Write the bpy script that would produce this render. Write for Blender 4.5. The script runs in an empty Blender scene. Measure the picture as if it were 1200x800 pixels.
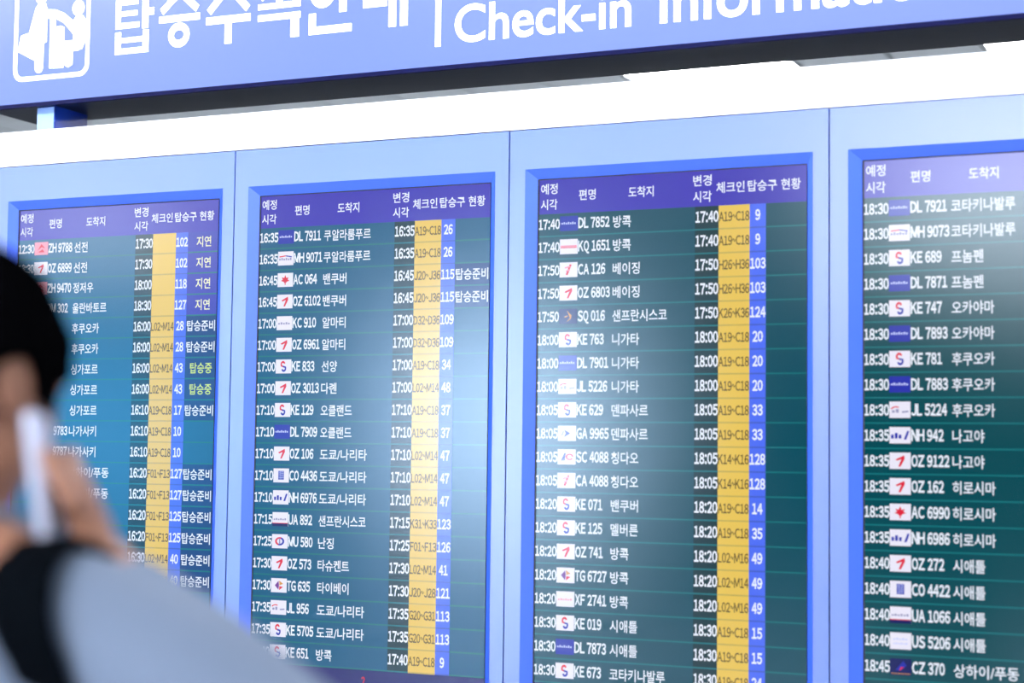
import bpy, bmesh, math, random
from mathutils import Vector, Matrix, Euler, noise

random.seed(7)
SC = bpy.context.scene
COL = SC.collection

# ------------------------------------------------------------------ camera
W = 0.85                       # width of one display module (m)
H0 = 1.55 + 1.0108 * W         # height of the top edge of the display modules
CAM = Vector((3.52195, -4.07605, 1.55))
_cy, _sy = math.cos(0.41754), math.sin(0.41754)
_cp, _sp = math.cos(-0.06772), math.sin(-0.06772)
_cr, _sr = math.cos(0.01213), math.sin(0.01213)
_R = (Matrix(((_cr, -_sr, 0), (_sr, _cr, 0), (0, 0, 1)))
      @ Matrix(((1, 0, 0), (0, _cp, -_sp), (0, _sp, _cp)))
      @ Matrix(((_cy, 0, _sy), (0, 1, 0), (-_sy, 0, _cy))))
RIGHT = Vector((_R[0][0], _R[0][2], -_R[0][1]))
UP = Vector((-_R[1][0], -_R[1][2], _R[1][1]))
FWD = Vector((_R[2][0], _R[2][2], -_R[2][1]))
cam_d = bpy.data.cameras.new('camera')
cam = bpy.data.objects.new('camera', cam_d)
COL.objects.link(cam)
cam.matrix_world = Matrix(((RIGHT.x, UP.x, -FWD.x, CAM.x), (RIGHT.y, UP.y, -FWD.y, CAM.y),
                           (RIGHT.z, UP.z, -FWD.z, CAM.z), (0, 0, 0, 1)))
cam_d.sensor_width = 36
cam_d.lens = 60.26
cam_d.clip_start = 0.05
cam_d.clip_end = 200
cam_d.dof.use_dof = True
cam_d.dof.focus_distance = 4.75
cam_d.dof.aperture_fstop = 1.8
SC.camera = cam

# ------------------------------------------------------------------ world and exposure
SC.view_settings.view_transform = 'Standard'
SC.view_settings.look = 'None'
SC.view_settings.exposure = 0.0
SC.view_settings.gamma = 1.0
wd = bpy.data.worlds.new('world')
SC.world = wd
wd.use_nodes = True
wd.node_tree.nodes['Background'].inputs[0].default_value = (0.87, 0.92, 1.0, 1)
wd.node_tree.nodes['Background'].inputs[1].default_value = 42.0
LAMP = 26.0                     # radiance of the ceiling luminaires
TUBE = (0.97, 0.97, 1.0)

# ------------------------------------------------------------------ helpers
def lin(c):
    c = c / 255.0
    return c / 12.92 if c <= 0.04045 else ((c + 0.055) / 1.055) ** 2.4

def rgb(r, g, b):
    return (lin(r), lin(g), lin(b), 1)

_M = {}
def mat(name, col, rough=0.5, metal=0.0, spec=0.5, emit=None, es=1.0, bump=0.0, bscale=60.0, vary=0.0, coat=0.0, sample=False):
    if name in _M:
        return _M[name]
    m = bpy.data.materials.new(name)
    m.use_nodes = True
    nt = m.node_tree
    b = nt.nodes['Principled BSDF']
    b.inputs['Base Color'].default_value = col
    b.inputs['Roughness'].default_value = rough
    b.inputs['Metallic'].default_value = metal
    b.inputs['Specular IOR Level'].default_value = spec
    b.inputs['Coat Weight'].default_value = coat
    b.inputs['Coat Roughness'].default_value = rough
    if emit:
        b.inputs['Emission Color'].default_value = emit
        b.inputs['Emission Strength'].default_value = es
        if not sample:
            m.cycles.emission_sampling = 'NONE'
    if bump or vary:
        tc = nt.nodes.new('ShaderNodeTexCoord')
        n = nt.nodes.new('ShaderNodeTexNoise')
        n.inputs['Scale'].default_value = bscale
        n.inputs['Detail'].default_value = 4
        nt.links.new(tc.outputs['Object'], n.inputs['Vector'])
        if bump:
            bp = nt.nodes.new('ShaderNodeBump')
            bp.inputs['Strength'].default_value = bump
            bp.inputs['Distance'].default_value = 0.01
            nt.links.new(n.outputs['Fac'], bp.inputs['Height'])
            nt.links.new(bp.outputs['Normal'], b.inputs['Normal'])
        if vary:
            mx = nt.nodes.new('ShaderNodeMix')
            mx.data_type = 'RGBA'
            mx.inputs[6].default_value = tuple(c * (1 - vary) for c in col[:3]) + (1,)
            mx.inputs[7].default_value = tuple(min(1, c * (1 + vary)) for c in col[:3]) + (1,)
            nt.links.new(n.outputs['Fac'], mx.inputs[0])
            nt.links.new(mx.outputs[2], b.inputs['Base Color'])
    _M[name] = m
    return m

def scr(name, r, g, b, s=1.0):
    """pixels of a lit display behind a satin anti-reflex sheet"""
    key = 'screen_' + name
    if key in _M: return _M[key]
    m = bpy.data.materials.new(key); m.use_nodes = True
    nt = m.node_tree; nt.nodes.clear()
    out = nt.nodes.new('ShaderNodeOutputMaterial'); ad = nt.nodes.new('ShaderNodeAddShader')
    em = nt.nodes.new('ShaderNodeEmission'); em.inputs[0].default_value = rgb(r, g, b); em.inputs[1].default_value = s
    gl = nt.nodes.new('ShaderNodeBsdfGlossy'); gl.distribution = 'BECKMANN'
    gl.inputs['Color'].default_value = (0.042, 0.047, 0.053, 1); gl.inputs['Roughness'].default_value = 0.21
    nt.links.new(em.outputs[0], ad.inputs[0]); nt.links.new(gl.outputs[0], ad.inputs[1]); nt.links.new(ad.outputs[0], out.inputs[0])
    m.cycles.emission_sampling = 'NONE'
    _M[key] = m
    return m

def link(name, me, parent=None, loc=None, mats=None):
    o = bpy.data.objects.new(name, me)
    COL.objects.link(o)
    if mats:
        for m in (mats if isinstance(mats, (list, tuple)) else [mats]):
            me.materials.append(m)
    if parent:
        o.parent = parent
    if loc:
        o.location = loc
    return o

def empty(name, loc, label=None, cat=None, group=None, rz=0):
    o = bpy.data.objects.new(name, None)
    o.empty_display_size = 0.1
    COL.objects.link(o)
    o.location = loc
    o.rotation_euler = (0, 0, rz)
    tag(o, label, cat, group)
    return o

def tag(o, label=None, cat=None, group=None, kind=None):
    if label: o['label'] = label
    if cat: o['category'] = cat
    if group: o['group'] = group
    if kind: o['kind'] = kind
    return o

class G:
    """collects vertices and faces with material slots"""
    def __init__(s):
        s.v = []; s.f = []; s.m = []; s.smooth = False
    def box(s, x0, x1, y0, y1, z0, z1, m=0):
        b = len(s.v)
        s.v += [(x0, y0, z0), (x1, y0, z0), (x1, y1, z0), (x0, y1, z0), (x0, y0, z1), (x1, y0, z1), (x1, y1, z1), (x0, y1, z1)]
        for q in ((0, 3, 2, 1), (4, 5, 6, 7), (0, 1, 5, 4), (1, 2, 6, 5), (2, 3, 7, 6), (3, 0, 4, 7)):
            s.f.append(tuple(b + i for i in q)); s.m.append(m)
        return s
    def prism(s, poly, y0, y1, m=0):
        """polygon in x,z facing -y at y0, extruded back to y1"""
        a = sum(poly[i][0] * poly[(i + 1) % len(poly)][1] - poly[(i + 1) % len(poly)][0] * poly[i][1] for i in range(len(poly)))
        if a < 0: poly = poly[::-1]
        n = len(poly); b = len(s.v)
        s.v += [(x, y0, z) for x, z in poly] + [(x, y1, z) for x, z in poly]
        s.f.append(tuple(b + i for i in range(n))); s.m.append(m)
        s.f.append(tuple(b + n + i for i in reversed(range(n)))); s.m.append(m)
        for i in range(n):
            j = (i + 1) % n
            s.f.append((b + i, b + n + i, b + n + j, b + j)); s.m.append(m)
        return s
    def geo(s, verts, faces, m=0):
        b = len(s.v)
        s.v += verts
        for q in faces:
            s.f.append(tuple(b + i for i in q)); s.m.append(m)
        return s
    def mesh(s, name='m', mats=()):
        me = bpy.data.meshes.new(name)
        me.from_pydata(s.v, [], s.f)
        for m in mats: me.materials.append(m)
        if len(mats) > 1:
            me.polygons.foreach_set('material_index', s.m)
        if s.smooth:
            me.polygons.foreach_set('use_smooth', [True] * len(me.polygons))
        me.update()
        return me
    def obj(s, name, mats, parent=None, loc=None):
        mats = mats if isinstance(mats, (list, tuple)) else [mats]
        return link(name, s.mesh(name, mats), parent, loc)

# ---- lettering: every string is turned into flat mesh geometry once
_want = {}
def want(txt, off, res=2):
    _want[(txt, off)] = res
def build_text():
    tmp = []
    for (t, off), res in _want.items():
        c = bpy.data.curves.new('t', 'FONT')
        c.body = t; c.offset = off; c.resolution_u = res; c.fill_mode = 'FRONT'
        o = bpy.data.objects.new('t', c)
        COL.objects.link(o)
        tmp.append((t, off, o, c))
    bpy.context.view_layer.update()
    dg = bpy.context.evaluated_depsgraph_get()
    for t, off, o, c in tmp:
        me = bpy.data.meshes.new_from_object(o.evaluated_get(dg))
        vs = [(v.co.x, v.co.y) for v in me.vertices]
        fs = [tuple(p.vertices) for p in me.polygons]
        x0 = min(v[0] for v in vs); x1 = max(v[0] for v in vs)
        y0 = min(v[1] for v in vs); y1 = max(v[1] for v in vs)
        _want[(t, off)] = (vs, fs, x0, x1, y0, y1)
        bpy.data.meshes.remove(me)
    for t, off, o, c in tmp:
        bpy.data.objects.remove(o); bpy.data.curves.remove(c)

def put_text(g, txt, off, x, z, sx, sz, y, m=0, align='L', fitw=None, fith=None):
    """x,z = left (or centre) and baseline; sx,sz size in metres; fitw: stretch to this width; fith: height of the ink"""
    vs, fs, x0, x1, y0, y1 = _want[(txt, off)]
    if fitw: sx = fitw / (x1 - x0)
    if fith:
        sz = fith / (y1 - y0)
    zb = z - (y0 * sz if fith else 0)
    w = (x1 - x0) * sx
    ox = x - x0 * sx - (w / 2 if align == 'C' else (w if align == 'R' else 0))
    g.geo([(ox + a * sx, y, zb + b * sz) for a, b in vs], fs, m)

def fw(c):
    return chr(ord(c) + 0xFEE0)
def adv(c):
    if c == ' ': return .26
    if c == ':': return .30
    if c in '-~': return .46
    if c == 'M': return .80
    if c in 'CDGHKNOQSUAXZB': return .68
    return .57
def latin_width(t): return sum(adv(c) for c in t)
def put_latin(g, t, off, x, z, width, cap, y, m=0, align='L'):
    """even sans-serif characters set side by side over a given width; cap = capital height"""
    k = width / latin_width(t); s = cap / .733
    if align == 'C': x -= width / 2
    if align == 'R': x -= width
    for c in t:
        if c != ' ':
            vs, fs, x0, x1, y0, y1 = _want[(fw(c), off)]
            w = min((x1 - x0) * s, adv(c) * k * 1.02); sx = w / (x1 - x0)
            nat = k * 1.02
            sx = min(nat, adv(c) * k * (.99 if c not in ':1-~' else .9) / (x1 - x0))
            ox = x + adv(c) * k / 2 - (x0 + x1) / 2 * sx
            g.geo([(ox + a * sx, y, z + b * s) for a, b in vs], fs, m)
        x += adv(c) * k

# ------------------------------------------------------------------ setting: hall
CEIL = 3.40
XL, XR, YB, YF = -15.5, 12.0, -16.0, 9.0      # YB: wall behind the camera
m_wall = mat('hall_wall_paint', rgb(62, 68, 80), 0.7, vary=0.04, bscale=3)
m_floor = mat('hall_floor_granite', rgb(175, 180, 188), 0.4, vary=0.12, bscale=25)
m_tile = mat('ceiling_tile', rgb(240, 243, 240), 0.7, vary=0.05, bscale=14)
m_joint = mat('ceiling_joint', rgb(60, 66, 70), 0.8)
m_frame_alu = mat('window_aluminium', rgb(150, 158, 168), 0.4, 0.8)

o = G().box(XL, XR, YB, YF, -0.1, 0, 0).obj('floor', m_floor); tag(o, kind='structure')
o = G().box(XL, XR, YF, YF + 0.2, 0, CEIL + .1).obj('wall_front', m_wall); tag(o, kind='structure')
o = G().box(XL - .2, XL, YB - .2, YF + .2, 0, CEIL + .1).obj('wall_left', m_wall); tag(o, kind='structure')
o = G().box(XR, XR + .2, YB - .2, YF + .2, 0, CEIL + .1).obj('wall_right', m_wall); tag(o, kind='structure')
# wall behind the camera with two tall windows
wins = [(-13.2, -10.6, 0.7, 3.0), (-6.7, -4.5, 0.8, 3.25)]
g = G()
xs = XL
for (a, b, z0, z1) in wins:
    g.box(xs, a, YB - .2, YB, 0, CEIL + .1)
    g.box(a, b, YB - .2, YB, 0, z0)
    g.box(a, b, YB - .2, YB, z1, CEIL + .1)
    xs = b
g.box(xs, XR, YB - .2, YB, 0, CEIL + .1)
tag(g.obj('wall_back', m_wall), kind='structure')
def glass(name, tint):
    m = bpy.data.materials.new(name); m.use_nodes = True
    nt = m.node_tree; nt.nodes.clear()
    out = nt.nodes.new('ShaderNodeOutputMaterial'); mx = nt.nodes.new('ShaderNodeMixShader')
    tr = nt.nodes.new('ShaderNodeBsdfTransparent'); gl = nt.nodes.new('ShaderNodeBsdfGlossy')
    gl.inputs['Roughness'].default_value = 0.02; mx.inputs[0].default_value = 0.05
    tr.inputs[0].default_value = tint
    nt.links.new(tr.outputs[0], mx.inputs[1]); nt.links.new(gl.outputs[0], mx.inputs[2]); nt.links.new(mx.outputs[0], out.inputs[0])
    return m
panes = [glass('tinted_glass', (0.30, 0.50, 0.62, 1)), glass('clear_glass', (0.90, 0.95, 1, 1))]
for i, (a, b, z0, z1) in enumerate(wins):
    w = G()
    for (p, q, r, s) in ((a, a + .06, z0, z1), (b - .06, b, z0, z1), (a + .06, b - .06, z0, z0 + .06), (a + .06, b - .06, z1 - .06, z1), ((a + b) / 2 - .03, (a + b) / 2 + .03, z0 + .06, z1 - .06)):
        w.box(p, q, YB - .13, YB - .05, r, s)
    wo = w.obj('window_%d' % (i + 1), m_frame_alu); tag(wo, kind='structure')
    for (p, q) in ((a + .06, (a + b) / 2 - .03), ((a + b) / 2 + .03, b - .06)):
        G().box(p, q, YB - .095, YB - .085, z0 + .06, z1 - .06).obj('glass_pane', panes[i], wo)

# ceiling: backing slab, separate tiles in the part behind and above the board, recessed luminaires
o = G().box(XL, XR, YB, YF, CEIL + .07, CEIL + .17).obj('ceiling', m_joint); tag(o, kind='structure')
ceiling = o
P = 0.4225
TX0, TY0 = 0.260, 2.60
# luminaires: (column, row, columns wide, rows deep) in tile units
lights = [(1, 2, 2, 3), (5, 2, 2, 3)]
front_lights = []
def cell_taken(i, j):
    for (a, b, c, d) in lights + front_lights:
        if a <= i < a + c and b <= j < b + d: return True
    return False
for (cx, cy, c, d) in ((2.2, -7.3, 6, 7), (2.0, -11.5, 3, 3), (-5.0, -6.8, 4, 4),
                       (-3.4, -0.95, 5, 1), (-0.8, -0.95, 5, 1), (1.8, -0.95, 5, 1), (4.4, -0.95, 5, 1),  # unseen row close to the board, added to brighten its upper part
                       (-8.5, -9.0, 2, 4), (6.0, -9.5, 2, 4), (-3.0, 5.2, 2, 3), (7.0, 5.2, 2, 3), (-9.5, -3, 2, 3), (7.5, -3, 2, 3)):
    i = round((cx - TX0) / P - c / 2); j = round((cy - TY0) / P - d / 2)
    front_lights.append((i, j, c, d))
tile = G().box(.013, P - .013, .013, P - .013, CEIL, CEIL + .03).mesh('ceiling_tile', [m_tile])
n_t = 0
rest = G()
i0, i1 = math.floor((XL - TX0) / P) + 1, math.floor((XR - TX0) / P)
j0, j1 = math.floor((YB - TY0) / P) + 1, math.floor((YF - TY0) / P)
for i in range(i0, i1):
    for j in range(j0, j1):
        if cell_taken(i, j): continue
        if -12 <= i <= 12 and 0 <= j <= 8:
            link('tile', tile, ceiling, (TX0 + i * P, TY0 + j * P, 0)); n_t += 1
        else:
            x, y = TX0 + i * P, TY0 + j * P
            rest.box(x + .006, x + P - .006, y + .006, y + P - .006, CEIL, CEIL + .03)
o = rest.obj('distant_tiles', m_tile, ceiling); tag(o, kind='stuff')
m_lamp = mat('luminaire_diffuser', (0.9, 0.9, 0.9, 1), 0.5, emit=TUBE + (1,), es=LAMP, sample=True)
m_lampf = mat('luminaire_frame', rgb(225, 228, 230), 0.4)
def luminaire(i, j, c, d, label, group=None):
    x0, y0 = TX0 + i * P + .006, TY0 + j * P + .006
    w, h = c * P - .012, d * P - .012
    e = empty('ceiling_light', (x0 + w / 2, y0 + h / 2, CEIL), label, 'ceiling light', group)
    g = G(); a, b = w / 2, h / 2; t = .012
    g.box(-a, a, -b, -b + t, -.004, .05).box(-a, a, b - t, b, -.004, .05).box(-a, -a + t, -b + t, b - t, -.004, .05).box(a - t, a, -b + t, b - t, -.004, .05)
    g.obj('frame', m_lampf, e)
    G().box(-a + t, a - t, -b + t, b - t, .002, .012).obj('diffuser', m_lamp, e)
luminaire(*lights[0], 'bright white ceiling light panel in the gap above the two middle displays')
luminaire(*lights[1], 'bright white ceiling light panel in the gap at the far right')
for L in front_lights:
    luminaire(*L, 'white recessed ceiling light elsewhere in the hall, out of the picture', 'ceiling lights in the rest of the hall')

# ------------------------------------------------------------------ display board: strings
ROWS = [
 [("12:30","ZH","ZH 9788","선전","17:30","","102","지연"),("13:30","OZ","OZ 6899","선전","17:30","","102","지연"),
  ("","ZH","ZH 9470","정저우","18:00","","118","지연"),("","","OM 302","울란바토르","18:30","","127","지연"),
  ("","","","후쿠오카","16:00","L02-M14","28","탑승준비"),("","","","후쿠오카","16:00","L02-M14","28","탑승준비"),
  ("","","","싱가포르","16:00","L02-M14","43","탑승중"),("","","","싱가포르","16:00","L02-M14","43","탑승중"),
  ("","","","싱가포르","16:10","A19-C18","17","탑승준비"),("","","9783","나가사키","16:10","A19-C18","10",""),
  ("","","9787","나가사키","16:10","A19-C18","10",""),("","","","상하이/푸동","16:20","F01-F13","127","탑승준비"),
  ("","","","상하이/푸동","16:20","F01-F13","127","탑승준비"),("","","","","16:20","F01-F13","125","탑승준비"),
  ("","","","","16:20","F01-F13","125","탑승준비"),("","","","","16:30","L02-M14","40","탑승준비"),
  ("","","","","16:30","L02-M14","40","탑승준비")],
 [("16:35","DL","DL 7911","쿠알라룸푸르","16:35","A19-C18","26",""),("16:35","MH","MH 9071","쿠알라룸푸르","16:35","A19-C18","26",""),
  ("16:45","AC","AC 064","밴쿠버","16:45","J20-J36","115","탑승준비"),("16:45","OZ","OZ 6102","밴쿠버","16:45","J20-J36","115","탑승준비"),
  ("17:00","KC","KC 910","알마티","17:00","D32-D36","109",""),("17:00","OZ","OZ 6961","알마티","17:00","D32-D36","109",""),
  ("17:00","KE","KE 833","선양","17:00","A19-C18","34",""),("17:00","OZ","OZ 3013","다롄","17:00","L02-M14","48",""),
  ("17:10","KE","KE 129","오클랜드","17:10","A19-C18","37",""),("17:10","DL","DL 7909","오클랜드","17:10","A19-C18","37",""),
  ("17:10","OZ","OZ 106","도쿄/나리타","17:10","L02-M14","47",""),("17:10","CO","CO 4436","도쿄/나리타","17:10","L02-M14","47",""),
  ("17:10","NH","NH 6976","도쿄/나리타","17:10","L02-M14","47",""),("17:15","UA","UA 892","샌프란시스코","17:15","K31-K33","123",""),
  ("17:25","MU","MU 580","난징","17:25","F01-F13","126",""),("17:30","OZ","OZ 573","타슈켄트","17:30","L02-M14","41",""),
  ("17:30","TG","TG 635","타이베이","17:30","J20-J28","121",""),("17:35","JL","JL 956","도쿄/나리타","17:35","G20-G31","113",""),
  ("17:35","KE","KE 5705","도쿄/나리타","17:35","G20-G31","113",""),("17:40","KE","KE 651","방콕","17:40","A19-C18","9","")],
 [("17:40","DL","DL 7852","방콕","17:40","A19-C18","9",""),("17:40","KQ","KQ 1651","방콕","17:40","A19-C18","9",""),
  ("17:50","CA","CA 126","베이징","17:50","H26-H36","103",""),("17:50","OZ","OZ 6803","베이징","17:50","H26-H36","103",""),
  ("17:50","SQ","SQ 016","샌프란시스코","17:50","K26-K36","124",""),("18:00","KE","KE 763","니가타","18:00","A19-C18","20",""),
  ("18:00","DL","DL 7901","니가타","18:00","A19-C18","20",""),("18:00","JL","JL 5226","니가타","18:00","A19-C18","20",""),
  ("18:05","KE","KE 629","덴파사르","18:05","A19-C18","33",""),("18:05","GA","GA 9965","덴파사르","18:05","A19-C18","33",""),
  ("18:05","SC","SC 4088","칭다오","18:05","K14-K16","128",""),("18:05","CA","CA 4088","칭다오","18:05","K14-K16","128",""),
  ("18:20","KE","KE 071","밴쿠버","18:20","A19-C18","14",""),("18:20","KE","KE 125","멜버른","18:20","A19-C18","35",""),
  ("18:20","OZ","OZ 741","방콕","18:20","L02-M16","49",""),("18:20","TG","TG 6727","방콕","18:20","L02-M14","49",""),
  ("18:20","XF","XF 2741","방콕","18:20","L02-M16","49",""),("18:30","KE","KE 019","시애틀","18:30","A19-C18","15",""),
  ("18:30","DL","DL 7873","시애틀","18:30","A19-C18","15",""),("18:30","KE","KE 673","코타키나발루","18:30","A19-C18","24","")],
 [("18:30","DL","DL 7921","코타키나발루"),("18:30","MH","MH 9073","코타키나발루"),("18:30","KE","KE 689","프놈펜"),
  ("18:30","DL","DL 7871","프놈펜"),("18:30","KE","KE 747","오카야마"),("18:30","DL","DL 7893","오카야마"),
  ("18:30","KE","KE 781","후쿠오카"),("18:30","DL","DL 7883","후쿠오카"),("18:30","JL","JL 5224","후쿠오카"),
  ("18:35","NH","NH 942","나고야"),("18:35","OZ","OZ 9122","나고야"),("18:35","OZ","OZ 162","히로시마"),
  ("18:35","AC","AC 6990","히로시마"),("18:35","NH","NH 6986","히로시마"),("18:40","OZ","OZ 272","시애틀"),
  ("18:40","CO","CO 4422","시애틀"),("18:40","UA","UA 1066","시애틀"),("18:40","US","US 5206","시애틀"),
  ("18:45","CZ","CZ 370","상하이/푸동")],
]
HDR = [("예정", .103, .158, .173), ("시각", .103, .158, .221), ("편명", .228, .283, .196), ("도착지", .388, .468, .196),
       ("변경", .591, .648, .173), ("시각", .591, .648, .221), ("체크인", .662, .748, .197), ("탑승구", .757, .845, .197), ("현황", .857, .915, .197)]
def is_ko(t): return any(ord(c) > 0x3000 for c in t)
for pr_ in ROWS:
    for r in pr_:
        for k, t in enumerate(r):
            if not t or k == 1: continue
            if is_ko(t): want(t, 0.014)
for c in "0123456789:ABCDEFGHJKLMNOQSTUXZ?": want(fw(c), 0.034)
for c in "0123456789~ABCDEFGHJKLMNOQSTUXZ": want(fw(c), 0.018)
for h in HDR: want(h[0], 0.014)
SIGN_LAT = [("Check-in", 1.806, 2.397), ("Information", 2.488, 3.346)]
for t, a, b in SIGN_LAT: want(t, 0.014, 6)
build_text()

# ------------------------------------------------------------------ display board: materials
m_face = mat('panel_blue_lacquer', rgb(66, 101, 186), 0.33, 0.0, 1.0, vary=0.02, bscale=2, coat=1.0)
m_face.node_tree.nodes['Principled BSDF'].inputs['Coat IOR'].default_value = 1.9
m_bezel = mat('bezel_deep_blue', rgb(50, 96, 225), 0.4, 0.0, 0.8)
m_fascia = mat('white_fascia', rgb(240, 243, 248), 0.4)
m_cab = mat('cabinet_grey', rgb(120, 128, 140), 0.5)
m_gasket = mat('black_gasket', rgb(10, 12, 30), 0.4)
m_scr = scr('backing', 2, 40, 50)
m_hdr = scr('header_violet', 62, 48, 180)
m_rows = [scr('row_blue_teal', 8, 98, 140), scr('row_sea_teal', 0, 88, 126), scr('row_teal', 0, 74, 90), scr('row_green_teal', 0, 72, 82)]
m_row_line = scr('row_line', 10, 112, 118)
m_dark = scr('time_cell', 8, 48, 52)
m_yel = scr('check_in_yellow', 230, 194, 78)
m_yel2 = scr('check_in_yellow_line', 198, 170, 78)
m_gate = scr('gate_blue', 76, 108, 242)
m_gate2 = scr('gate_blue_line', 66, 92, 205)
m_stat = scr('status_blue', 18, 62, 122)
m_late = scr('status_violet', 58, 58, 178)
m_white = scr('text_white', 235, 240, 252)
m_ink = scr('text_ink', 92, 72, 28)
m_pale = scr('text_cream', 240, 238, 190)
m_lime = scr('text_lime', 205, 226, 110)
m_foot = scr('footer_violet', 30, 22, 105)
m_red = scr('text_red', 200, 30, 60)
m_clock = scr('text_clock', 215, 190, 120)
LG = dict(w=scr('logo_white', 235, 232, 248), r=scr('logo_red', 222, 40, 62), b=scr('logo_blue', 34, 44, 172), p=scr('logo_violet', 120, 60, 150),
          g=scr('logo_gold', 214, 150, 60), n=scr('logo_navy', 14, 20, 92), s=scr('logo_silver', 150, 150, 190), l=scr('logo_light', 198, 206, 250),
          k=scr('logo_pink', 235, 150, 170))

def SX(u): return u * W
def SZ(v): return -v * W

# logo tiles: drawn in a 1 x 1 field (x right, z up), front at y = 0
def arc(cx, cz, r, a0, a1, w, n=8):
    p = []
    for i in range(n + 1):
        a = math.radians(a0 + (a1 - a0) * i / n); p.append((cx + (r + w / 2) * math.cos(a), cz + (r + w / 2) * math.sin(a)))
    for i in reversed(range(n + 1)):
        a = math.radians(a0 + (a1 - a0) * i / n); p.append((cx + (r - w / 2) * math.cos(a), cz + (r - w / 2) * math.sin(a)))
    return p
def strip(x0, z0, x1, z1, w):
    d = Vector((x1 - x0, z1 - z0)).normalized(); n = Vector((-d.y, d.x)) * w / 2
    return [(x0 + n.x, z0 + n.y), (x1 + n.x, z1 + n.y), (x1 - n.x, z1 - n.y), (x0 - n.x, z0 - n.y)]
def arc_quads(*a):
    p = arc(*a); n = len(p) // 2
    return [[p[i], p[i + 1], p[2 * n - 2 - i], p[2 * n - 1 - i]] for i in range(n - 1)]
def dashes(z, h, x0, x1, n, c):
    st = (x1 - x0) / n
    return [(c, [(x0 + i * st, z), (x0 + i * st + st * .7, z), (x0 + i * st + st * .7, z + h * (1 if i % 2 else .7)), (x0 + i * st, z + h * (1 if i % 2 else .7))]) for i in range(n)]
LOGO = {
 'KE': ('w', [('r', q) for q in arc_quads(.46, .62, .17, 20, 215, .13)] + [('b', q) for q in arc_quads(.54, .38, .17, -160, 35, .13)] + [('r', strip(.30, .55, .55, .47, .10)), ('b', strip(.45, .50, .70, .45, .10))]),
 'OZ': ('w', [('r', [(.28, .58), (.70, .84), (.70, .68), (.36, .50)]), ('r', [(.70, .84), (.72, .62), (.52, .14), (.42, .14), (.58, .66)])]),
 'ZH': ('k', [('r', [(.2, .3), (.5, .85), (.8, .5), (.5, .6)]), ('r', [(.25, .2), (.75, .2), (.6, .45)])]),
 'DL': ('b', dashes(.44, .16, .08, .92, 7, 'l')),
 'MH': ('w', dashes(.36, .18, .08, .92, 6, 's') + [('r', strip(.1, .62, .5, .68, .08)), ('b', strip(.5, .68, .9, .60, .08))]),
 'AC': ('w', [('r', [(.50, .86), (.57, .64), (.72, .70), (.66, .52), (.78, .44), (.60, .36), (.56, .28), (.44, .28), (.40, .36), (.22, .44), (.34, .52), (.28, .70), (.43, .64)]), ('r', strip(.5, .3, .5, .14, .06))]),
 'KC': ('w', dashes(.40, .16, .1, .9, 5, 's')),
 'CO': ('w', [('b', [(.32, .2), (.68, .2), (.68, .82), (.32, .82)])] + [('l', strip(.34, z, .66, z + .04, .03)) for z in (.32, .46, .60, .72)] + [('l', strip(x, .22, x, .8, .02)) for x in (.44, .56)]),
 'NH': ('w', dashes(.30, .34, .08, .62, 3, 'b') + [('b', [(.68, .24), (.80, .24), (.94, .76), (.84, .76)])]),
 'UA': ('w', dashes(.44, .14, .08, .92, 6, 's') + [('n', [(0, 0), (1, 0), (1, .2), (0, .2)]), ('r', [(0, .2), (1, .2), (1, .25), (0, .25)])]),
 'MU': ('w', [('r', q) for q in arc_quads(.5, .5, .24, 70, 250, .12)] + [('b', q) for q in arc_quads(.5, .5, .24, 250, 430, .12)] + [('s', strip(.5, .3, .5, .7, .08))]),
 'TG': ('w', [('p', [(.25, .5), (.48, .82), (.52, .5), (.48, .18)]), ('g', [(.54, .5), (.52, .84), (.78, .62)]), ('r', [(.54, .46), (.78, .40), (.52, .16)])]),
 'JL': ('w', dashes(.32, .22, .12, .5, 2, 's') + [('r', q) for q in arc_quads(.32, .42, .26, 60, 150, .07)] + [('s', strip(.6, .36, .9, .40, .10))]),
 'KQ': ('w', [('k', strip(.05, .5, .95, .5, .16)), ('r', strip(.05, .42, .95, .42, .04))]),
 'CA': ('w', [('r', strip(.40, .15, .62, .85, .12)), ('k', strip(.30, .62, .60, .72, .10)), ('k', strip(.36, .40, .58, .50, .10))]),
 'SQ': ('n', [('g', [(.42, .12), (.60, .40), (.44, .88), (.70, .55), (.66, .32)]), ('g', strip(.30, .44, .48, .52, .08))]),
 'GA': ('w', [('b', [(.34, .24), (.70, .50), (.34, .76), (.44, .5)]), ('s', strip(.22, .34, .32, .66, .08))]),
 'SC': ('w', [('b', strip(.24, .25, .42, .75, .10)), ('b', strip(.42, .75, .36, .25, .06))] + [('r', q) for q in arc_quads(.66, .5, .18, 0, 330, .10)]),
 'XF': ('w', dashes(.42, .12, .1, .9, 6, 'k')),
 'US': ('w', dashes(.56, .12, .15, .85, 5, 'l') + dashes(.3, .1, .15, .85, 6, 'l')),
 'CZ': ('n', [('b', [(.25, .3), (.62, .86), (.78, .6), (.5, .3)]), ('r', [(.42, .25), (.66, .5), (.5, .5)]), ('g', strip(.05, .1, .95, .1, .04))]),
 '': ('k', []),
}
LOGO['KE'] = ('w', [(c, [(.5 + (x - .5) * .68, .5 + (z - .5) * 1.12) for x, z in q]) for c, q in LOGO['KE'][1]])
LW, LH = 0.0585 * W, 0.0455 * W
logo_mesh = {}
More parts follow.
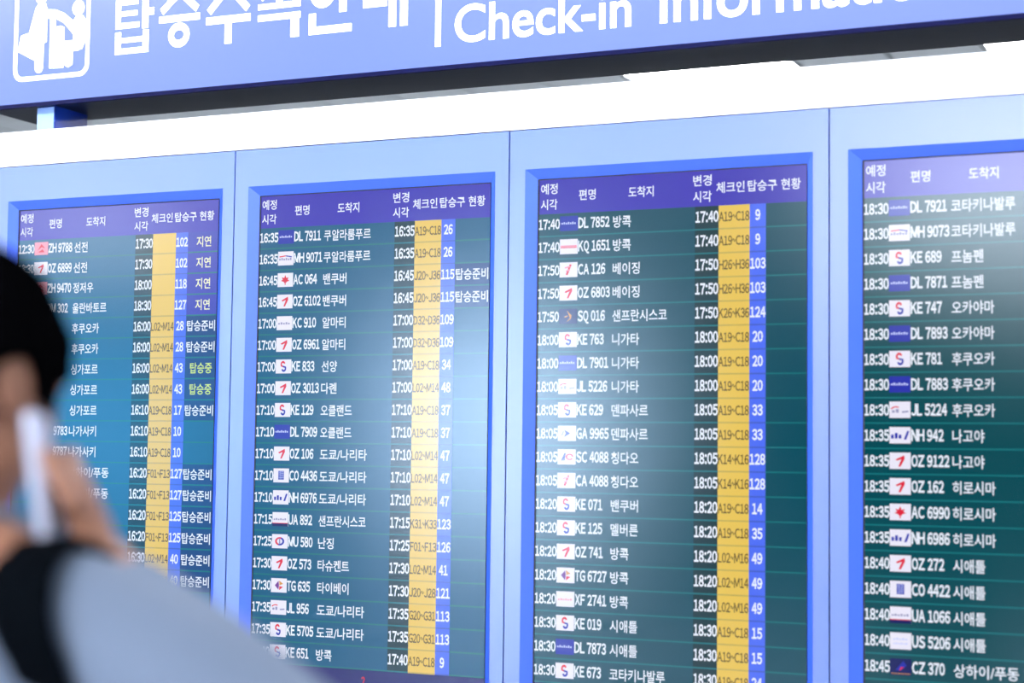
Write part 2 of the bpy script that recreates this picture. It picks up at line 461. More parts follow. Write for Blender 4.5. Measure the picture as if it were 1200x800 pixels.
for key, (bg, shp) in LOGO.items():
    used = [bg] + [c for c in 'wrbpgnslk' if c != bg and any(s[0] == c for s in shp)]
    g = G().box(0, LW, 0, 0.0006, -LH / 2, LH / 2, 0)
    for n_, (c, poly) in enumerate(shp):
        pts = [(x * LW, (z - .5) * LH) for x, z in poly]
        yy = -0.0003 - 0.00002 * n_
        a = sum(pts[i][0] * pts[(i + 1) % len(pts)][1] - pts[(i + 1) % len(pts)][0] * pts[i][1] for i in range(len(pts)))
        if a < 0: pts = pts[::-1]
        g.geo([(x, yy, z) for x, z in pts], [tuple(range(len(pts)))], used.index(c))
    logo_mesh[key] = g.mesh('airline_logo', [LG[c] for c in used])

PITCH = 0.0709
Y_SCR, Y_ROW, Y_CELL, Y_TXT = 0.012, 0.0100, 0.0094, 0.0088
def cell_mesh(u0, u1, ma, mb, name):
    """a table cell with its fine dividing line at the foot; z = 0 at the top of the row"""
    h = PITCH * W; t = 0.0045 * W
    g = G().box(SX(u0), SX(u1), Y_CELL, Y_CELL + .0004, -h + t, 0, 0).box(SX(u0), SX(u1), Y_CELL, Y_CELL + .0004, -h, -h + t, 1)
    return g.mesh(name, [ma, mb])
g = G().box(SX(.0925), SX(.933), Y_ROW, Y_ROW + .0012, -PITCH * W + .0045 * W, 0, 0).box(SX(.0925), SX(.933), Y_ROW, Y_ROW + .0012, -PITCH * W, -PITCH * W + .0045 * W, 1)
row_mes = [g.mesh('flight_row', [m_, m_row_line]) for m_ in m_rows]
c_time = cell_mesh(.597, .6695, m_dark, m_row_line, 'time_cell')
c_yel = cell_mesh(.6695, .7635, m_yel, m_yel2, 'check_in_cell')
c_gate = cell_mesh(.7635, .812, m_gate, m_gate2, 'gate_cell')
c_stat = cell_mesh(.812, .933, m_stat, m_row_line, 'status_cell')
c_late = cell_mesh(.812, .933, m_late, m_row_line, 'status_cell')

def wid(t, off):
    k = _want[(t, off)]; return k[3] - k[2]
CAP = 0.0290 * W

def ring(u0, u1, v0, v1, a0, a1, b0, b1, y0, y1):
    """frame between outer rect (u0..v1) at depth y0 and inner rect (a0..b1) at depth y1, with a short return"""
    O = [(u0, v0), (u1, v0), (u1, v1), (u0, v1)]; I = [(a0, b0), (a1, b0), (a1, b1), (a0, b1)]
    g = G()
    vs = [(SX(a), y0, SZ(b)) for a, b in O] + [(SX(a), y1, SZ(b)) for a, b in I] + [(SX(a), y1 + .02, SZ(b)) for a, b in O] + [(SX(a), y1 + .02, SZ(b)) for a, b in I]
    fs = []
    for i in range(4):
        j = (i + 1) % 4
        fs += [(i, 4 + i, 4 + j, j), (4 + i, 12 + i, 12 + j, 4 + j), (8 + i, 8 + j, 12 + j, 12 + i), (i, j, 8 + j, 8 + i)]
    g.geo(vs, fs)
    return g

DL_LABEL = ['departure display at the left end, partly hidden behind the man, with delayed flights on top',
            'departure display second from the left, whitish glare on its right side',
            'departure display third from the left, rows running from 17:40',
            'departure display at the right end, cut off by the picture edge']
VB = 1.93
for k in range(4):
    disp = empty('departure_display', (k * W, 0, H0 - VB * W), DL_LABEL[k], 'display', 'departure displays of the information board')
    up = VB * W
    def at(o): o.location.z += up; return o
    # face plate around the opening
    g = G(); e = .0022
    for (a, b, c, d) in ((e, 1 - e, .003, .1254), (e, 1 - e, 1.80, VB), (e, .0549, .1254, 1.80), (.952, 1 - e, .1254, 1.80)):
        g.box(SX(a), SX(b), 0, .03, SZ(d), SZ(c))
    at(g.obj('face_panel', m_face, disp))
    at(ring(.0549, .952, .1254, 1.80, .0925, .9335, .1565, 1.765, -.002, .011).obj('bezel', m_bezel, disp))
    g = G()
    g.box(SX(.0925), SX(.0975), .0085, .02, SZ(1.765), SZ(.1565)).box(SX(.0975), SX(.9335), .0085, .02, SZ(.1600), SZ(.1565)).box(SX(.9320), SX(.9335), .0085, .02, SZ(1.765), SZ(.16))
    at(g.obj('gasket', m_gasket, disp))
    at(G().box(SX(.0925), SX(.9335), Y_SCR, .024, SZ(1.765), SZ(.1565)).obj('screen', m_scr, disp))
    hb = at(G().box(SX(.0935), SX(.933), Y_ROW, Y_ROW + .0012, SZ(.2655), SZ(.1585)).obj('header_bar', m_hdr, disp))
    for t, u0, u1, v in HDR:
        g = G(); put_text(g, t, .014, SX(u0), SZ(v + .032), 0, 0, Y_TXT, fitw=SX(u1 - u0), fith=.033 * W)
        g.obj('column_heading', m_white, hb)
    for i in range(20):
        v0 = .2655 + i * PITCH
        row = link('flight_row', row_mes[k], disp, (0, 0, up + SZ(v0)))
        link('time_cell', c_time, row)
        link('check_in_cell', c_yel, row)
        link('gate_cell', c_gate, row)
        r = ROWS[k][i] if i < len(ROWS[k]) else ()
        r = tuple(r) + ("",) * (8 - len(r))
        ts, lg, fl, de, tc_, ci, ga, st = r
        if st:
            link('status_cell', c_late if st == "지연" else c_stat, row)
        if lg:
            link('airline_logo', logo_mesh[lg], row, (SX(.1670), Y_CELL - .0002, -.0315 * W))
        zb = -.0465 * W            # baseline of the latin characters
        def string(name, t, off, x, z, m=m_white, **kw):
            g = G(); put_text(g, t, off, x, z, 0, 0, Y_TXT, **kw); return g.obj(name, m, row)
        def latin(name, t, off, x, z, width, cap, m=m_white, **kw):
            g = G(); put_latin(g, t, off, x, z, width, cap, Y_TXT, **kw); return g.obj(name, m, row)
        if ts: latin('scheduled_time', ts, .034, SX(.0955), zb, .0715 * W, CAP)
        if fl:
            if fl[0].isdigit(): latin('flight_number', fl, .034, SX(.333), zb, .061 * W, CAP, align='R')
            else: latin('flight_number', fl, .034, SX(.2270), zb, latin_width(fl) * .0268 * W, CAP * 1.04)
        if de: string('destination', de, .014, SX(.3395), -.0515 * W, fitw=len(de) * .0287 * W, fith=.0365 * W)
        if tc_: latin('changed_time', tc_, .034, SX(.5980), zb, .0715 * W, CAP * 1.06)
        if ga: latin('gate_number', ga, .034, SX(.788), zb, len(ga) * .0158 * W, CAP, align='C')
        if st == "탑승준비": string('status_text', st, .014, SX(.872), -.0515 * W, align='C', fitw=.112 * W, fith=.0365 * W)
        if ci: latin('check_in_counters', ci.replace('-', '~'), .018, SX(.7165), zb, .0925 * W, CAP * .92, m=m_ink, align='C')
        if st in ("지연", "탑승중"):
            g = G(); put_text(g, st, .014, SX(.876), -.0515 * W, 0, 0, Y_TXT, align='C', fitw=len(st) * .029 * W, fith=.0365 * W)
            g.obj('status_text', m_pale if st == "지연" else m_lime, row)
    fb = at(G().box(SX(.0935), SX(.933), Y_ROW, Y_ROW + .0012, SZ(1.7635), SZ(1.684)).obj('footer_bar', m_foot, disp))
    if k == 1:
        g = G(); put_latin(g, "?", .034, SX(.505), SZ(1.735), .015 * W, CAP, Y_TXT); g.obj('footer_mark', m_red, fb)
        g = G(); put_latin(g, "16:22", .034, SX(.838), SZ(1.740), .0715 * W, CAP, Y_TXT); g.obj('footer_clock', m_clock, fb)

# cabinet that carries the displays
cab = empty('board_cabinet', (2 * W, .2, 0), 'long pale cabinet with a bright white top band that carries the four displays', 'cabinet')
xa, xb = -2.02 * W, 2.02 * W
G().box(xa, xb, -.2 + .035, .10, .04, H0 - .003 * W - .002).obj('housing', m_cab, cab)
G().box(xa, xb, -.2, .10, H0 + .0005, H0 + .1235 * W).obj('top_band', m_fascia, cab)
G().box(xa, xb, -.2 + .02, -.2 + .034, .12, H0 - VB * W - .004).obj('skirt_panel', m_face, cab)
G().box(xa + .02, xb - .02, -.2 + .05, .08, 0, .04).obj('plinth', m_gasket, cab)

# ------------------------------------------------------------------ hanging sign above the board
m_sign = mat('sign_lit_face', rgb(42, 60, 130), 0.35, emit=rgb(150, 176, 255), es=0.6)
m_sign_w = mat('sign_lit_letters', rgb(250, 250, 250), 0.4, emit=(1, 1, 1, 1), es=1.0)
m_sign_b = mat('sign_navy_edge', rgb(1, 5, 58), 0.5, 0, 0.1)
m_sign_u = mat('sign_underside', rgb(5, 12, 26), 0.35, 0, 0.3)
m_post_f = mat('post_blue', rgb(20, 60, 170), 0.35)
m_post_l = mat('post_pale_blue', rgb(150, 185, 250), 0.4)
VS = -.2186
zs = 0.02 * W
sx0, sx1 = -.09 * W, 4.4 * W
zb_, zt = H0 - VS * W, H0 + .78 * W
sign = empty('check_in_sign', ((sx0 + sx1) / 2, .16 * W, zb_), 'long light blue lit sign with white Korean and English check-in lettering above the board', 'sign')
cx_, cy_, cz_ = (sx0 + sx1) / 2, .16 * W, zb_
def sg(g): # world coordinates -> sign coordinates
    g.v = [(x - cx_, y - cy_, z - cz_) for x, y, z in g.v]; return g
sg(G().box(sx0, sx1, zs + .008, .31 * W, zb_ + .0, zt)).obj('housing', m_sign_u, sign)
sg(G().box(sx0, sx1, zs, zs + .007, zb_ + .008, zt)).obj('lit_face', m_sign, sign)
sg(G().box(sx0 - .003, sx1 + .003, zs - .004, zs + .0075, zb_ - .004, zb_ + .0075)).obj('bottom_edge', m_sign_b, sign)
# hangul in heavy strokes: cells measured left to right, strokes in a 100 x 100 field, z up
def ellipse_ring(cx, cz, rx, rz, w, n=20):
    q = []
    for i in range(n):
        a, b = 2 * math.pi * i / n, 2 * math.pi * (i + 1) / n
        q.append([(cx + rx * math.cos(a), cz + rz * math.sin(a)), (cx + rx * math.cos(b), cz + rz * math.sin(b)),
                  (cx + (rx - w) * math.cos(b), cz + (rz - w) * math.sin(b)), (cx + (rx - w) * math.cos(a), cz + (rz - w) * math.sin(a))])
    return q
def R_(x0, x1, z0, z1): return [(x0, z0), (x1, z0), (x1, z1), (x0, z1)]
GLY = {
 '탑': [R_(0, 13, 46, 98), R_(0, 60, 88, 98), R_(0, 58, 68, 77), R_(0, 64, 46, 56), R_(72, 88, 43, 100), R_(88, 103, 66, 79),
        R_(0, 15, 0, 40), R_(75, 90, 0, 40), R_(15, 75, 20, 29), R_(15, 75, 0, 10)],
 '승': [strip(50, 100, 6, 68, 13), strip(50, 100, 94, 68, 13), R_(0, 100, 48, 60)] + ellipse_ring(50, 24, 26, 22, 13),
 '수': [strip(50, 100, 6, 58, 13), strip(50, 100, 94, 58, 13), R_(0, 100, 36, 49), R_(43, 58, 0, 36)],
 '속': [strip(50, 102, 6, 72, 12), strip(50, 102, 94, 72, 12), R_(43, 57, 62, 78), R_(0, 100, 52, 62), R_(0, 100, 32, 43), R_(78, 97, 0, 32)],
 '안': ellipse_ring(30, 70, 28, 26, 13) + [R_(68, 84, 34, 100), R_(84, 102, 62, 74), R_(0, 15, 0, 36), R_(15, 96, 0, 13)],
 '내': [R_(0, 13, 36, 92), R_(13, 50, 36, 48), R_(54, 69, 0, 100), R_(69, 78, 48, 60), R_(78, 93, 0, 104)],
}
VSB = -.3625
CELLS = [('탑', .4985, .653), ('승', .680, .845), ('수', .872, 1.047), ('속', 1.077, 1.240), ('안', 1.274, 1.440), ('내', 1.475, 1.650)]
FH = .195
def sp(u, v): # point on the sign face from board units measured in the plane of the modules
    k = (zs / W + 4.795) / 4.795
    return (4.1435 + (u - 4.1435) * k) * W, H0 - (1.0108 + (v - 1.0108) * k) * W
base_v = {'탑': -.366, '승': -.3572, '수': -.3585, '속': -.343, '안': -.337, '내': -.345}
for ch, u0, u1 in CELLS:
    kor = G()
    vb = base_v[ch] if ch in base_v else VSB
    for n_, poly in enumerate(GLY[ch]):
        pts = [sp(u0 + (u1 - u0) * x / 100, VSB - .0015 - FH * z / 100) for x, z in poly]
        kor.prism(pts, zs - .0022 - n_ * .00003, zs - .0002)
    sg(kor).obj('korean_character', m_sign_w, sign)
def split_letters(g):
    par = list(range(len(g.v)))
    def fi(i):
        while par[i] != i: par[i] = par[par[i]]; i = par[i]
        return i
    for q in g.f:
        for a_ in q[1:]: par[fi(a_)] = fi(q[0])
    isl = {}
    for q in g.f: isl.setdefault(fi(q[0]), []).append(q)
    items = []
    for fs in isl.values():
        xs_ = [g.v[i][0] for q in fs for i in q]; items.append([min(xs_), max(xs_), fs])
    items.sort(key=lambda t: t[0])
    outl = []
    for it in items:
        if outl and it[0] < outl[-1][1] - .3 * (it[1] - it[0]): outl[-1][1] = max(outl[-1][1], it[1]); outl[-1][2] += it[2]
        else: outl.append(it)
    for _, _, fs in outl:
        ids = sorted({i for q in fs for i in q}); mp = {a_: k_ for k_, a_ in enumerate(ids)}
        h = G(); h.geo([g.v[i] for i in ids], [tuple(mp[i] for i in q) for q in fs]); yield h
for t, a, b in SIGN_LAT:
    lat = G()
    x0, z0 = sp(a, -.2930); x1, _ = sp(b, -.2930)
    put_text(lat, t, .014, x0, z0, 0, (x1 - x0) / wid(t, .014) * 1.02, zs - .0015, fitw=x1 - x0)
    for h in split_letters(lat): sg(h).obj('letter', m_sign_w, sign)
bar = G(); p0 = sp(1.738, -.285); p1 = sp(1.757, -.60)
bar.box(p0[0], p1[0], zs - .0022, zs - .0002, p0[1], p1[1])
sg(bar).obj('divider', m_sign_w, sign)
# pictogram: traveller with bag, counter and seated clerk in a rounded frame
pic = G()
U0, U1, V0, V1 = .0575, .388, -.302, -.655
def pp(x, y): # pictogram coordinates in thousandths of the frame width, y down from the frame's foot upwards
    return sp(U0 + (U1 - U0) * x, V0 + (V1 - V0) * y)
def rr(x0, x1, y0, y1, r, n=5):
    p = []
    for cx, cy, a in ((x1 - r, y0 + r, -90), (x1 - r, y1 - r, 0), (x0 + r, y1 - r, 90), (x0 + r, y0 + r, 180)):
        for i in range(n + 1):
            t = math.radians(a + 90 * i / n); p.append((cx + r * math.cos(t), cy + r * math.sin(t)))
    return p
oo, ii = rr(0, 1, 0, 1, .12), rr(.045, .955, .045, .955, .08)
n = len(oo)
for i in range(n):
    j = (i + 1) % n
    pic.prism([pp(*oo[i]), pp(*oo[j]), pp(*ii[j]), pp(*ii[i])], zs - .0022, zs - .0002)
def disc(cx, cy, r): return [(cx + r * math.cos(math.radians(a)), cy + r * math.sin(math.radians(a))) for a in range(0, 360, 20)]
shapes = [disc(.35, .854, .078), disc(.845, .690, .078),
          [(.28, .74), (.31, .775), (.41, .775), (.43, .72), (.435, .385), (.40, .37), (.17, .40)],
          [(.275, .42), (.40, .42), (.395, .12), (.29, .12)], disc(.342, .125, .052),
          [(.09, .47), (.18, .49), (.28, .40), (.27, .21), (.055, .31)],
          [(.43, .71), (.545, .70), (.545, .61), (.43, .62)], [(.545, .70), (.66, .655), (.66, .555), (.545, .61)], [(.66, .655), (.79, .56), (.79, .43), (.66, .555)],
          [(.482, .11), (.55, .105), (.55, .585), (.51, .625), (.482, .62)], [(.55, .105), (.665, .10), (.665, .51), (.62, .53), (.55, .52)],
          [(.79, .34), (.79, .575), (.82, .61), (.91, .61), (.94, .57), (.945, .35), (.90, .27), (.80, .27)],
          [(.685, .26), (.685, .37), (.80, .37), (.86, .26)], [(.685, .125), (.73, .10), (.785, .125), (.785, .36), (.685, .36)]]
for n_, q in enumerate(shapes):
    pic.prism([pp(*c) for c in q], zs - .0022 - n_ * .00003, zs - .0002)
sg(pic).obj('check_in_pictogram', m_sign_w, sign)
# support posts between cabinet and sign
for px in (.132, 3.9):
    x0, x1 = px * W, (px + .074) * W
    y0, y1 = .045 * W, .232 * W
    zc = H0 + .1235 * W + .001
    sg(G().box(x0, x1 - .0, y0 + .004, y1, zc, zb_ - .0005)).obj('support_post', m_post_f, sign)
    sg(G().box(x0, x1 - .002, y0, y0 + .0035, zc, zb_ - .0045)).obj('post_cover', m_post_l, sign)

# ------------------------------------------------------------------ man with the phone
def Pw(px, py, d):
    return CAM + d * ((px - 600) / 2008.8 * RIGHT + (400 - py) / 2008.8 * UP + FWD)
TH = math.radians(35)
rh = Vector((RIGHT.x, RIGHT.y, 0)).normalized(); fh = Vector((FWD.x, FWD.y, 0)).normalized()
BY = fh * math.cos(TH) + rh * math.sin(TH)        # the way he faces
BX = rh * math.cos(TH) - fh * math.sin(TH)        # his right
HC = Pw(-40, 438, 1.69)
OR = Vector((HC.x, HC.y, 0)) - BY * .02
def B(x, y, z): return OR + BX * x + BY * y + Vector((0, 0, z))
ZH = HC.z

def loft(bm, secs, n=20):
    """secs: (centre, axis a vector, axis b vector) ellipse sections; capped"""
    rings = []
    for c, a, b in secs:
        rings.append([bm.verts.new(c + a * math.cos(2 * math.pi * i / n) + b * math.sin(2 * math.pi * i / n)) for i in range(n)])
    for r0, r1 in zip(rings, rings[1:]):
        for i in range(n):
            j = (i + 1) % n
            bm.faces.new((r0[i], r0[j], r1[j], r1[i]))
    bm.faces.new(rings[0][::-1]); bm.faces.new(rings[-1])
def limb(bm, pts, rad, n=14, sub=4):
    """round tapering chain through pts with spherical ends"""
    secs = []
    P_, Rr = [Vector(p) for p in pts], list(rad)
    L = []
    for i in range(len(P_) - 1):
        for s in range(sub):
            t = s / sub; L.append((P_[i].lerp(P_[i + 1], t), Rr[i] * (1 - t) + Rr[i + 1] * t))
    L.append((P_[-1], Rr[-1]))
    d0 = (L[1][0] - L[0][0]).normalized(); d1 = (L[-1][0] - L[-2][0]).normalized()
    cap0 = [(L[0][0] - d0 * L[0][1] * math.sin(a), L[0][1] * math.cos(a)) for a in (1.35, .9, .45)]
    cap1 = [(L[-1][0] + d1 * L[-1][1] * math.sin(a), L[-1][1] * math.cos(a)) for a in (.45, .9, 1.35)]
    L = cap0 + L + cap1
    ref = Vector((0, 0, 1)) if abs(d0.z) < .8 else Vector((1, 0, 0))
    for i, (c, r) in enumerate(L):
        d = (L[min(i + 1, len(L) - 1)][0] - L[max(i - 1, 0)][0]).normalized()
        a = ref.cross(d)
        if a.length < 1e-4: a = Vector((0, 1, 0)).cross(d)
        a.normalize(); b = d.cross(a)
        secs.append((c, a * r, b * r))
    loft(bm, secs, n)
def blob(bm, c, ax, ay, az, n=24, m=16, fn=None):
    """ellipsoid with axis vectors; fn(dir)->scale vector tweak"""
    top = bm.verts.new(c + az); bot = bm.verts.new(c - az); rings = []
    for j in range(1, m):
        ph = math.pi * j / m; r = []
        for i in range(n):
            t = 2 * math.pi * i / n
            d = (math.sin(ph) * math.cos(t), math.sin(ph) * math.sin(t), math.cos(ph))
            if fn: d = fn(d)
            r.append(bm.verts.new(c + ax * d[0] + ay * d[1] + az * d[2]))
        rings.append(r)
    for i in range(n):
        k = (i + 1) % n
        bm.faces.new((top, rings[0][i], rings[0][k])); bm.faces.new((bot, rings[-1][k], rings[-1][i]))
        for j in range(len(rings) - 1):
            bm.faces.new((rings[j][i], rings[j + 1][i], rings[j + 1][k], rings[j][k]))
def fuse(name, bm, voxel, material, parent, smooth=4):
    bmesh.ops.recalc_face_normals(bm, faces=bm.faces)
    me = bpy.data.meshes.new(name); bm.to_mesh(me); bm.free()
    o = bpy.data.objects.new(name, me); COL.objects.link(o)
    md = o.modifiers.new('r', 'REMESH'); md.mode = 'VOXEL'; md.voxel_size = voxel; md.use_smooth_shade = True
    sm = o.modifiers.new('s', 'SMOOTH'); sm.iterations = smooth; sm.factor = .5
    bpy.context.view_layer.update()
    m2 = bpy.data.meshes.new_from_object(o.evaluated_get(bpy.context.evaluated_depsgraph_get()))
    o.modifiers.clear(); o.data = m2; bpy.data.meshes.remove(me); m2.name = name
    m2.materials.clear(); m2.materials.append(material)
    m2.polygons.foreach_set('use_smooth', [True] * len(m2.polygons))
    base = parent.location
    m2.transform(Matrix.Translation(-base))
    o.parent = parent
    return o

m_skin = mat('skin', rgb(152, 106, 84), 0.55, vary=0.08, bscale=30)
m_skin.node_tree.nodes['Principled BSDF'].inputs['Subsurface Weight'].default_value = 0.0
m_hair = mat('black_hair', (0.0015, 0.0015, 0.002, 1), 0.9, 0, 0.0, bump=0.6, bscale=120)
m_shirt = mat('pale_blue_cotton', rgb(104, 118, 140), 0.85, bump=0.15, bscale=200, vary=0.03)
m_pants = mat('dark_trousers', rgb(36, 40, 52), 0.85, bump=0.2, bscale=150)
m_shoe = mat('black_leather', rgb(16, 16, 18), 0.4)
m_pack = mat('black_nylon', rgb(3, 6, 11), 0.9, 0, 0.03, bump=0.2, bscale=180)
m_phone = mat('white_phone_shell', rgb(186, 190, 212), 0.35)
m_glass = mat('phone_glass', rgb(20, 22, 28), 0.1)
m_eye = mat('eye_white', rgb(225, 220, 215), 0.3)

man = empty('person', (OR.x, OR.y, 0), 'man in a pale blue shirt seen from behind holding a white phone to his ear', 'person')
Z = Vector((0, 0, 1))
# key points
neck = B(0, -.01, 1.50)
shR = B(.185, .0, 1.405); shL = B(-.185, -.01, 1.40)
elR = Pw(352, 880, 1.50)
wrR = Pw(118, 655, 1.60)
elL = B(-.27, .0, 1.11); wrL = B(-.25, .12, .88)
phA, phB = Pw(41, 484, 1.600), Pw(63, 655, 1.585)   # top and foot of the phone

# head tilted slightly back
tilt = math.radians(7)
HZ = (Z * math.cos(tilt) - BY * math.sin(tilt)).normalized(); HY = BX.cross(HZ) * -1
HY = HZ.cross(BX)
if HY.dot(BY) < 0: HY = -HY
HXv = BX
def Hd(x, y, z): return HC + HXv * x + HY * y + HZ * z
bm = bmesh.new()
def headfn(d):
    x, y, z = d
    k = 1.0
    if z < 0:                                   # narrow jaw
        x *= 1 - .30 * (-z) ** 1.5
        y = y * (1 + .75 * z * z) if y > 0 else y * (1 - .12 * (-z))
    return (x, y, z)
blob(bm, HC, HXv * .075, HY * .094, HZ * .118, 32, 24, headfn)
limb(bm, [Hd(0, .088, .02), Hd(0, .108, -.02), Hd(0, .098, -.028)], [.008, .013, .012], 10)      # nose
limb(bm, [Hd(-.022, .084, -.060), Hd(0, .092, -.059), Hd(.022, .084, -.060)], [.005, .007, .005], 8)  # lips
limb(bm, [Hd(-.014, .066, -.097), Hd(.014, .066, -.097)], [.015, .015], 10)                     # chin
limb(bm, [Hd(-.05, .072, .030), Hd(-.015, .088, .030)], [.005, .006], 8)                        # brows
limb(bm, [Hd(.05, .072, .030), Hd(.015, .088, .030)], [.005, .006], 8)
for s in (1, -1):                                                                                # ears
    pts = []
    for a in range(-70, 221, 24):
        t = math.radians(a)
        pts.append(Hd(s * (.082 + .012 * max(0, math.cos(math.pi - t))), -.010 - .018 * -math.cos(math.pi - t) * -1, -.012 + .030 * math.sin(t)))
    limb(bm, pts, [.0055] * len(pts), 8, 2)
    blob(bm, Hd(s * .080, -.010, -.014), HXv * .010, HY * .018, HZ * .027, 12, 8)
    blob(bm, Hd(s * .084, -.002, -.040), HXv * .007, HY * .009, HZ * .010, 10, 8)
# neck and torso
loft(bm, [(B(0, -.005, .90), BX * .155, BY * .105), (B(0, -.005, 1.02), BX * .140, BY * .100), (B(0, 0, 1.15), BX * .145, BY * .105),
          (B(0, 0, 1.28), BX * .165, BY * .112), (B(0, -.005, 1.38), BX * .170, BY * .100), (B(0, -.012, 1.43), BX * .130, BY * .080),
          (B(0, -.014, 1.465), BX * .080, BY * .066), (B(0, .002, 1.505), BX * .066, BY * .064), (B(.002, .024, 1.55), BX * .072, BY * .068), (B(0, .024, 1.60), BX * .064, BY * .064)], 28)
limb(bm, [B(.02, -.015, 1.455), shR], [.05, .055]); limb(bm, [B(-.02, -.015, 1.44), shL], [.05, .055])
limb(bm, [shR, shR.lerp(elR, .5), elR], [.052, .045, .036]); limb(bm, [elR, elR.lerp(wrR, .35), wrR], [.036, .036, .024])
limb(bm, [shL, shL.lerp(elL, .5), elL], [.052, .045, .036]); limb(bm, [elL, elL.lerp(wrL, .35), wrL], [.036, .036, .024])
for s in (1, -1):
    limb(bm, [B(s * .085, 0, .90), B(s * .092, .01, .50), B(s * .095, -.01, .09)], [.085, .052, .036])
    limb(bm, [B(s * .095, -.03, .05), B(s * .10, .12, .04)], [.030, .028])
# right hand round the phone: palm on the outer side, fingers over its back, thumb along the near edge
pd = (phA - phB).normalized()
outw = (RIGHT - pd * RIGHT.dot(pd)).normalized()
deep = pd.cross(outw)
if deep.dot(FWD) < 0: deep = -deep
def H(a, o_, d_): return phB + pd * a + outw * o_ + deep * d_
palm0, palm1 = wrR, H(.078, .023, .012)
mid = wrR.lerp(palm1, .5)
def slab(bm, c0, c1, c2, w0, w1, w2, t0, t1, t2):
    secs = []
    for c, w, t, d in ((c0, w0, t0, c1 - c0), (c1, w1, t1, c2 - c0), (c2, w2, t2, c2 - c1)):
        d = d.normalized(); a = (deep - d * deep.dot(d)).normalized(); b = d.cross(a)
        secs.append((c, a * w, b * t))
    loft(bm, secs, 16)
slab(bm, wrR + (wrR - mid).normalized() * .01, mid, palm1, .026, .033, .034, .021, .018, .013)
fr = [.0088, .0084, .0076]
for q in range(4):
    a0 = .094 - .019 * q; tip = (.000, -.006, -.004, .004)[q]
    limb(bm, [H(a0 - .010, .020, .012), H(a0, .021, .036), H(a0 + .003, .012, .043), H(a0 + .002, tip, .040)], [.0100, .0090, .0082, .0070], 10, 3)
limb(bm, [mid + deep * -.018, H(.050, .030, -.026), H(.074, .020, -.032), H(.096, .014, -.030)], [.0130, .0112, .0098, .0080], 10, 3)
# left hand hanging relaxed
hd = (wrL - elL).normalized()
c1 = wrL + hd * .05; c2 = wrL + hd * .095
loft(bm, [(wrL, BY * .026, BX * .019), (c1, BY * .038, BX * .016), (c2, BY * .040, BX * .013)], 14)
for q, (dd, ln) in enumerate(((.030, .070), (.010, .080), (-.010, .075), (-.029, .058))):
    s0 = c2 + BY * dd
    limb(bm, [s0, s0 + hd * ln * .5 - BX * -.004, s0 + hd * ln * .8 + BX * .014, s0 + hd * ln * .9 + BX * .026], [.0095, .0088, .008, .007], 10, 2)
limb(bm, [wrL + hd * .02 + BY * .024, wrL + hd * .055 + BY * .052, wrL + hd * .085 + BY * .055 + BX * .010], [.012, .010, .0085], 10, 2)
fuse('body', bm, .0045, m_skin, man, 3)

# hair: thick cap, off the face, ending above the ears and at the nape, with sideburns
bm = bmesh.new()
def hairfn(d):
    x, y, z = d
    n_ = noise.noise(Vector((x * 3, y * 3, z * 3))) * .05 + noise.noise(Vector((x * 9, y * 9, z * 9))) * .025
    s = 1 + n_
    return (x * s, y * s, z * s)
blob(bm, Hd(0, -.006, .014), HXv * .099, HY * .114, HZ * .125, 48, 32, hairfn)
# carve: keep what lies above the hairline
keep = []
for v in list(bm.verts):
    p = v.co - HC
    x, y, z = p.dot(HXv), p.dot(HY), p.dot(HZ)
    if y > .02: line = -.018 - .2 * max(0, .06 - y)
    elif y > .010: line = -.030
    elif y > -.035: line = .014
    else: line = -.005 + (y + .035) * 1.0
    if z < line:
        v.co = HC + HXv * x * .93 + HY * y * .93 + HZ * (line - .002 * abs(z - line))
for s in (1, -1):
    limb(bm, [Hd(s * .078, .036, .035), Hd(s * .080, .036, 0), Hd(s * .076, .034, -.050)], [.020, .017, .005], 8)
fuse('hair', bm, .0045, m_hair, man, 2)
for s in (1, -1):
    e_ = bmesh.new(); blob(e_, Hd(s * .030, .074, .010), HXv * .0115, HY * .008, HZ * .0075, 12, 8)
    fuse('eye', e_, .002, m_eye, man, 1)

# shirt with collar and cuffs
bm = bmesh.new()
loft(bm, [(B(0, -.005, .93), BX * .178, BY * .125), (B(0, -.005, 1.05), BX * .170, BY * .122), (B(0, 0, 1.16), BX * .170, BY * .125),
          (B(0, 0, 1.28), BX * .184, BY * .128), (B(0, -.005, 1.38), BX * .188, BY * .114), (B(0, -.012, 1.42), BX * .150, BY * .092),
          (B(0, -.014, 1.47), BX * .095, BY * .078), (B(0, -.012, 1.484), BX * .074, BY * .070)], 32)
limb(bm, [B(.03, -.015, 1.405), shR], [.052, .058]); limb(bm, [B(-.03, -.015, 1.42), shL], [.055, .064])
limb(bm, [shR, shR.lerp(elR, .5), elR], [.060, .068, .060]); limb(bm, [elR, elR.lerp(wrR, .45), elR.lerp(wrR, .80)], [.060, .050, .036])
limb(bm, [shL, shL.lerp(elL, .5), elL], [.064, .058, .050]); limb(bm, [elL, elL.lerp(wrL, .5), elL.lerp(wrL, .92)], [.050, .046, .036])
